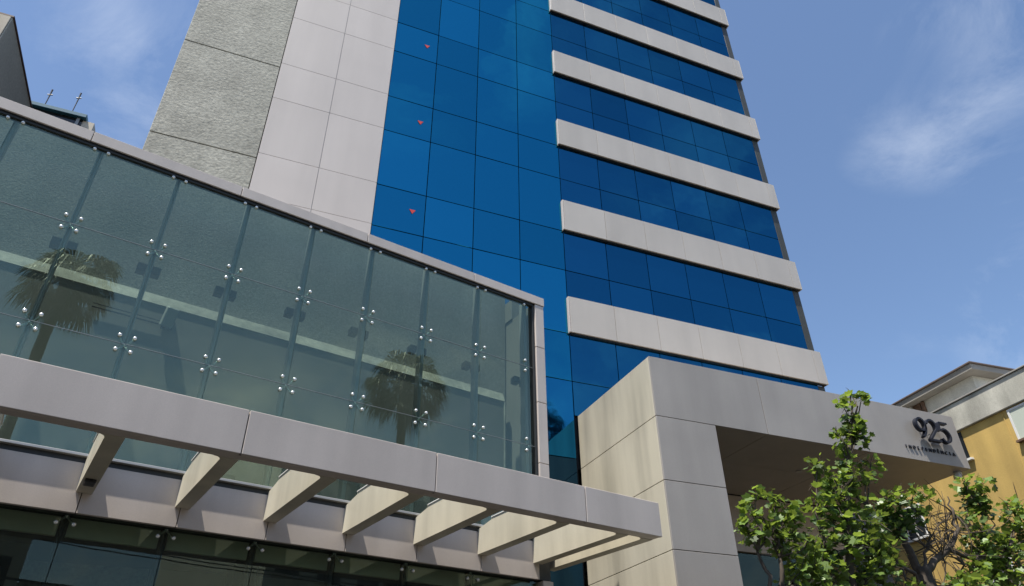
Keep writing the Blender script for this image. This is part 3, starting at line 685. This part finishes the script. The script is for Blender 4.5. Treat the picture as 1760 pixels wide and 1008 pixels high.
make_tree('leafy_street_tree', (5.45, -6.95, 0.13), 'tallest leafy tree, pointed leader crossing the portico beam', 
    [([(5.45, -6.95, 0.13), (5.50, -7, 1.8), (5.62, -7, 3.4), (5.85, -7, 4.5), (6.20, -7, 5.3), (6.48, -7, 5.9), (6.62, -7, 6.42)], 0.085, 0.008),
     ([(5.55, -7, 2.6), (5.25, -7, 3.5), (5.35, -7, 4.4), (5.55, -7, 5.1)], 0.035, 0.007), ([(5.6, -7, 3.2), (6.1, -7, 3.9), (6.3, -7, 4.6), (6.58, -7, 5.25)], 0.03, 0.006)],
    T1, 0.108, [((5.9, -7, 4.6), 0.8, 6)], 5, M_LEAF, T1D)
T1b = B([(4.14, -7.3, 4.46), (4.41, -7.3, 4.40), (4.55, -7.3, 4.27), (3.95, -7.3, 4.22), (3.86, -7.3, 4.03), (3.88, -7.3, 3.90), (4.16, -7.3, 4.07), (4.40, -7.3, 4.05), (4.62, -7.3, 4.15), (4.50, -7.3, 3.95), (4.22, -7.3, 3.93)], 0.13, 24) + \
      B([(4.42, -7.3, 3.78), (4.57, -7.3, 3.56), (4.40, -7.3, 3.42), (4.74, -7.3, 3.50), (4.72, -7.3, 3.85), (4.85, -7.3, 3.3), (4.5, -7.3, 3.15)], 0.16, 36)
make_tree('leafy_street_tree', (4.30, -7.3, 0.13), 'small leafy tree with slim stems closest to the portico pillar', 
    [([(4.30, -7.3, 0.13), (4.28, -7.3, 1.8), (4.22, -7.3, 3.35), (4.27, -7.3, 3.7), (4.35, -7.3, 4.3)], 0.06, 0.008),
     ([(4.27, -7.3, 2.2), (4.04, -7.3, 3.34), (3.96, -7.3, 3.74), (4.08, -7.3, 4.35)], 0.035, 0.007)], T1b, 0.102, [], 6, M_LEAF)
T2 = B([(7.30, -6.5, 4.95), (7.59, -6.5, 5.0), (7.90, -6.5, 5.12), (8.15, -6.5, 5.10)], 0.15, 26) + \
     B([(9.21, -6.5, 5.46), (9.19, -6.5, 5.28), (9.55, -6.5, 5.44), (9.27, -6.5, 5.09), (9.41, -6.5, 4.97), (8.95, -6.5, 4.86)], 0.16, 32) + \
     B([(9.02, -6.5, 4.63), (9.26, -6.5, 4.58), (8.92, -6.5, 4.47), (9.33, -6.5, 4.36), (9.55, -6.5, 4.42), (8.98, -6.5, 4.26), (9.15, -6.5, 4.11), (9.36, -6.5, 4.08), (8.95, -6.5, 3.95), (9.3, -6.5, 3.8), (8.75, -6.5, 4.05), (8.6, -6.6, 3.75), (8.3, -6.6, 3.8)], 0.19, 46) + \
     B([(10.04, -6.5, 5.12), (10.30, -6.5, 5.2), (10.02, -6.5, 4.88), (10.05, -6.5, 4.70), (9.89, -6.5, 4.35), (9.75, -6.5, 4.07), (10.3, -6.5, 4.9), (10.2, -6.5, 4.5), (10.0, -6.5, 4.0)], 0.17, 34) + \
     B([(6.48, -6.8, 4.31), (6.36, -6.8, 4.15), (6.49, -6.8, 4.05), (6.73, -6.8, 4.11), (6.32, -6.8, 3.9), (6.30, -6.8, 3.7), (6.4, -6.8, 3.5), (6.55, -6.8, 3.85), (7.87, -6.8, 3.75), (7.98, -6.8, 3.70), (6.75, -6.8, 3.55)], 0.18, 28)
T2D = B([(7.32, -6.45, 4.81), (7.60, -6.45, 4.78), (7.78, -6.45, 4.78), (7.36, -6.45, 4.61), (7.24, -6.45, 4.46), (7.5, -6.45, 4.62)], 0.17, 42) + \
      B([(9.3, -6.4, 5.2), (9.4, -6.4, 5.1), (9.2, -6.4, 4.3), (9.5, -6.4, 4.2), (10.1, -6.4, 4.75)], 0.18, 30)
make_tree('forked_street_tree', (7.62, -6.5, 0.13), 'dark forked tree with bare twigs in front of the ochre wall', 
    [([(7.62, -6.5, 0.13), (7.64, -6.5, 2.0), (7.60, -6.5, 3.73), (7.58, -6.5, 3.99)], 0.15, 0.10),
     ([(7.57, -6.5, 3.9), (7.39, -6.5, 4.33), (7.42, -6.5, 4.6), (7.6, -6.5, 4.95)], 0.07, 0.012),
     ([(7.62, -6.5, 3.92), (8.26, -6.5, 4.32), (8.54, -6.5, 4.55), (8.63, -6.5, 4.89), (8.65, -6.5, 5.16)], 0.06, 0.008),
     ([(7.60, -6.5, 3.95), (7.85, -6.5, 4.3), (8.16, -6.5, 4.55)], 0.03, 0.006),
     ([(8.26, -6.5, 4.30), (8.8, -6.5, 4.2), (9.2, -6.5, 4.6), (9.3, -6.5, 5.2)], 0.035, 0.008),
     ([(8.8, -6.5, 4.2), (9.6, -6.5, 4.4), (10.1, -6.5, 5.0)], 0.03, 0.007),
     ([(7.58, -6.55, 3.6), (6.9, -6.75, 3.9), (6.5, -6.8, 4.2)], 0.04, 0.008)],
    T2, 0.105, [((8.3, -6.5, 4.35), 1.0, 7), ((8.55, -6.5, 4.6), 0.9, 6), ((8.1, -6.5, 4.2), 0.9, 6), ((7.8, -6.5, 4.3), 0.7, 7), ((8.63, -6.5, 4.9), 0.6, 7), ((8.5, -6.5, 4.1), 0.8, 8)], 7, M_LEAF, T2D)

# ------------------------------------------------------------------ across the street (seen as reflections)
def palm(base, h, crown_r, label, seed):
    rng = random.Random(seed)
    t = empty('fan_palm', base); tag(t, label, 'palm tree', 'fan palms across the street')
    tr = MB(); tr.tube([(0.05 * math.sin(i * 0.7), 0.04 * math.cos(i), h * i / 8) for i in range(9)], [0.34, 0.26, 0.23, 0.21, 0.20, 0.19, 0.19, 0.20, 0.22], 10); tr.build('trunk', M_PBARK, t, smooth=True)
    mb = MB()
    for k in range(70):
        az = rng.uniform(0, 2 * math.pi); el = rng.triangular(-1.45, 1.15, -0.35); pl = crown_r * rng.uniform(0.30, 0.72) * (0.8 if el > 0.5 else 1.0)
        d = Vector((math.cos(az) * math.cos(el), math.sin(az) * math.cos(el), math.sin(el)))
        o = Vector((0, 0, h)); e = o + d * pl + Vector((0, 0, -0.12 * pl)); 
        mb.tube([o, o.lerp(e, 0.5) + Vector((0, 0, 0.06)), e], [0.03, 0.022, 0.014], 4)
        side = d.cross(Vector((0, 0, 1))).normalized() if abs(d.z) < 0.98 else Vector((1, 0, 0)); up = side.cross(d).normalized()
        bl = crown_r * rng.uniform(0.40, 0.55)
        for j in range(17):
            a = R_(-72 + 144 * j / 16 + rng.uniform(-4, 4))
            dd = (d * math.cos(a) + side * math.sin(a)).normalized(); w = dd.cross(up).normalized() * 0.035
            m1 = e + dd * bl * 0.6; t1 = e + dd * bl * 0.92 + Vector((0, 0, -bl * rng.uniform(0.25, 0.75)))
            b = len(mb.v); mb.v += [tuple(e), tuple(m1 + w), tuple(m1 - w), tuple(t1)]; mb.f += [(b, b + 1, b + 2), (b + 1, b + 3, b + 2)]
    tag(raw_build(mb, 'crown', M_PALM, t), kind='stuff')
palm((-1.85, -22.0, 0.13), 17.6, 1.85, 'fan palm mirrored at the left end of the podium glass', 3)
palm((12.45, -18.9, 0.13), 16.9, 2.2, 'fan palm mirrored near the right end of the podium glass', 4)

def street_block(name, x0, x1, y0, y1, h, ma, label, floors, nwin):
    b_ = empty(name, (x0, y1, 0.13)); tag(b_, label, 'building', 'buildings across the street')
    w = x1 - x0
    pbox('wall', b_, 0, w, y0 - y1, 0, 0, h, ma, 0)
    pbox('cornice', b_, -0.15, w + 0.15, y0 - y1 - 0.15, 0.15, h, h + 0.35, M_PARCON, 0.02)
    fh = h / floors
    for f_ in range(floors):
        for i in range(nwin):
            xx = (i + 0.22) * w / nwin
            wi = pbox('window', b_, xx, xx + 0.56 * w / nwin, 0.0, 0.02, f_ * fh + 0.35 * fh, f_ * fh + 0.82 * fh, M_WINDARK, 0)
            s_ = pbox('sill', wi, xx - 0.06, xx + 0.56 * w / nwin + 0.06, 0.0, 0.12, f_ * fh + 0.32 * fh, f_ * fh + 0.35 * fh - 0.002, M_WHITEP, 0); s_.location = Vector(s_.location) - Vector(wi.location)
street_block('row_house', -9.0, 1.5, -40, -28, 9.4, M_WARMW, 'low white building mirrored in the lower left shopfront panes', 2, 5)
street_block('row_house', 2.0, 13.0, -40, -29, 7.6, M_CREAM, 'low cream building mirrored in the middle shopfront panes', 2, 5)
street_block('apartment_block', 16.0, 34.0, -52, -36, 20.5, M_NEIGH, 'grey apartment block mirrored low in the right podium glass', 6, 6)
street_block('row_house', -22.0, -10.0, -42, -29, 10.5, M_STONEW, 'mottled grey house across the street beyond the left palm', 3, 4)
def pole(x, label):
    p = empty('utility_pole', (x, -19.4, 0.13)); tag(p, label, 'utility pole', 'utility poles across the street')
    MB().tube([(0, 0, 0), (0, 0, 9.2)], [0.16, 0.11], 10).build('shaft', M_PARCON, p, smooth=True)
    for z in (8.0, 8.7):
        pbox('crossarm', p, -0.06, 0.06, -0.9, 0.9, z, z + 0.1, M_BARK, 0.005)
pole(-14.0, 'concrete utility pole at the left end of the street wires'); pole(18.0, 'concrete utility pole at the right end of the street wires')
for i, (yy, zz) in enumerate(((-20.2, 8.25), (-19.6, 8.25), (-18.7, 8.25), (-20.2, 8.95), (-18.7, 8.95), (-19.55, 6.9), (-19.55, 6.5))):
    pts = [(-14 + 32 * k / 16, yy, zz - 0.55 * (1 - ((k - 8) / 8) ** 2)) for k in range(17)]
    tag(MB().tube(pts, 0.022 if i < 5 else 0.04, 5).build('overhead_wire', M_BLACK), ('thin sagging overhead wire strung between the utility poles' if i < 5 else 'thick lower cable slung under the thin street wires'), 'wire', 'thin street wires' if i < 5 else 'thick street cables')
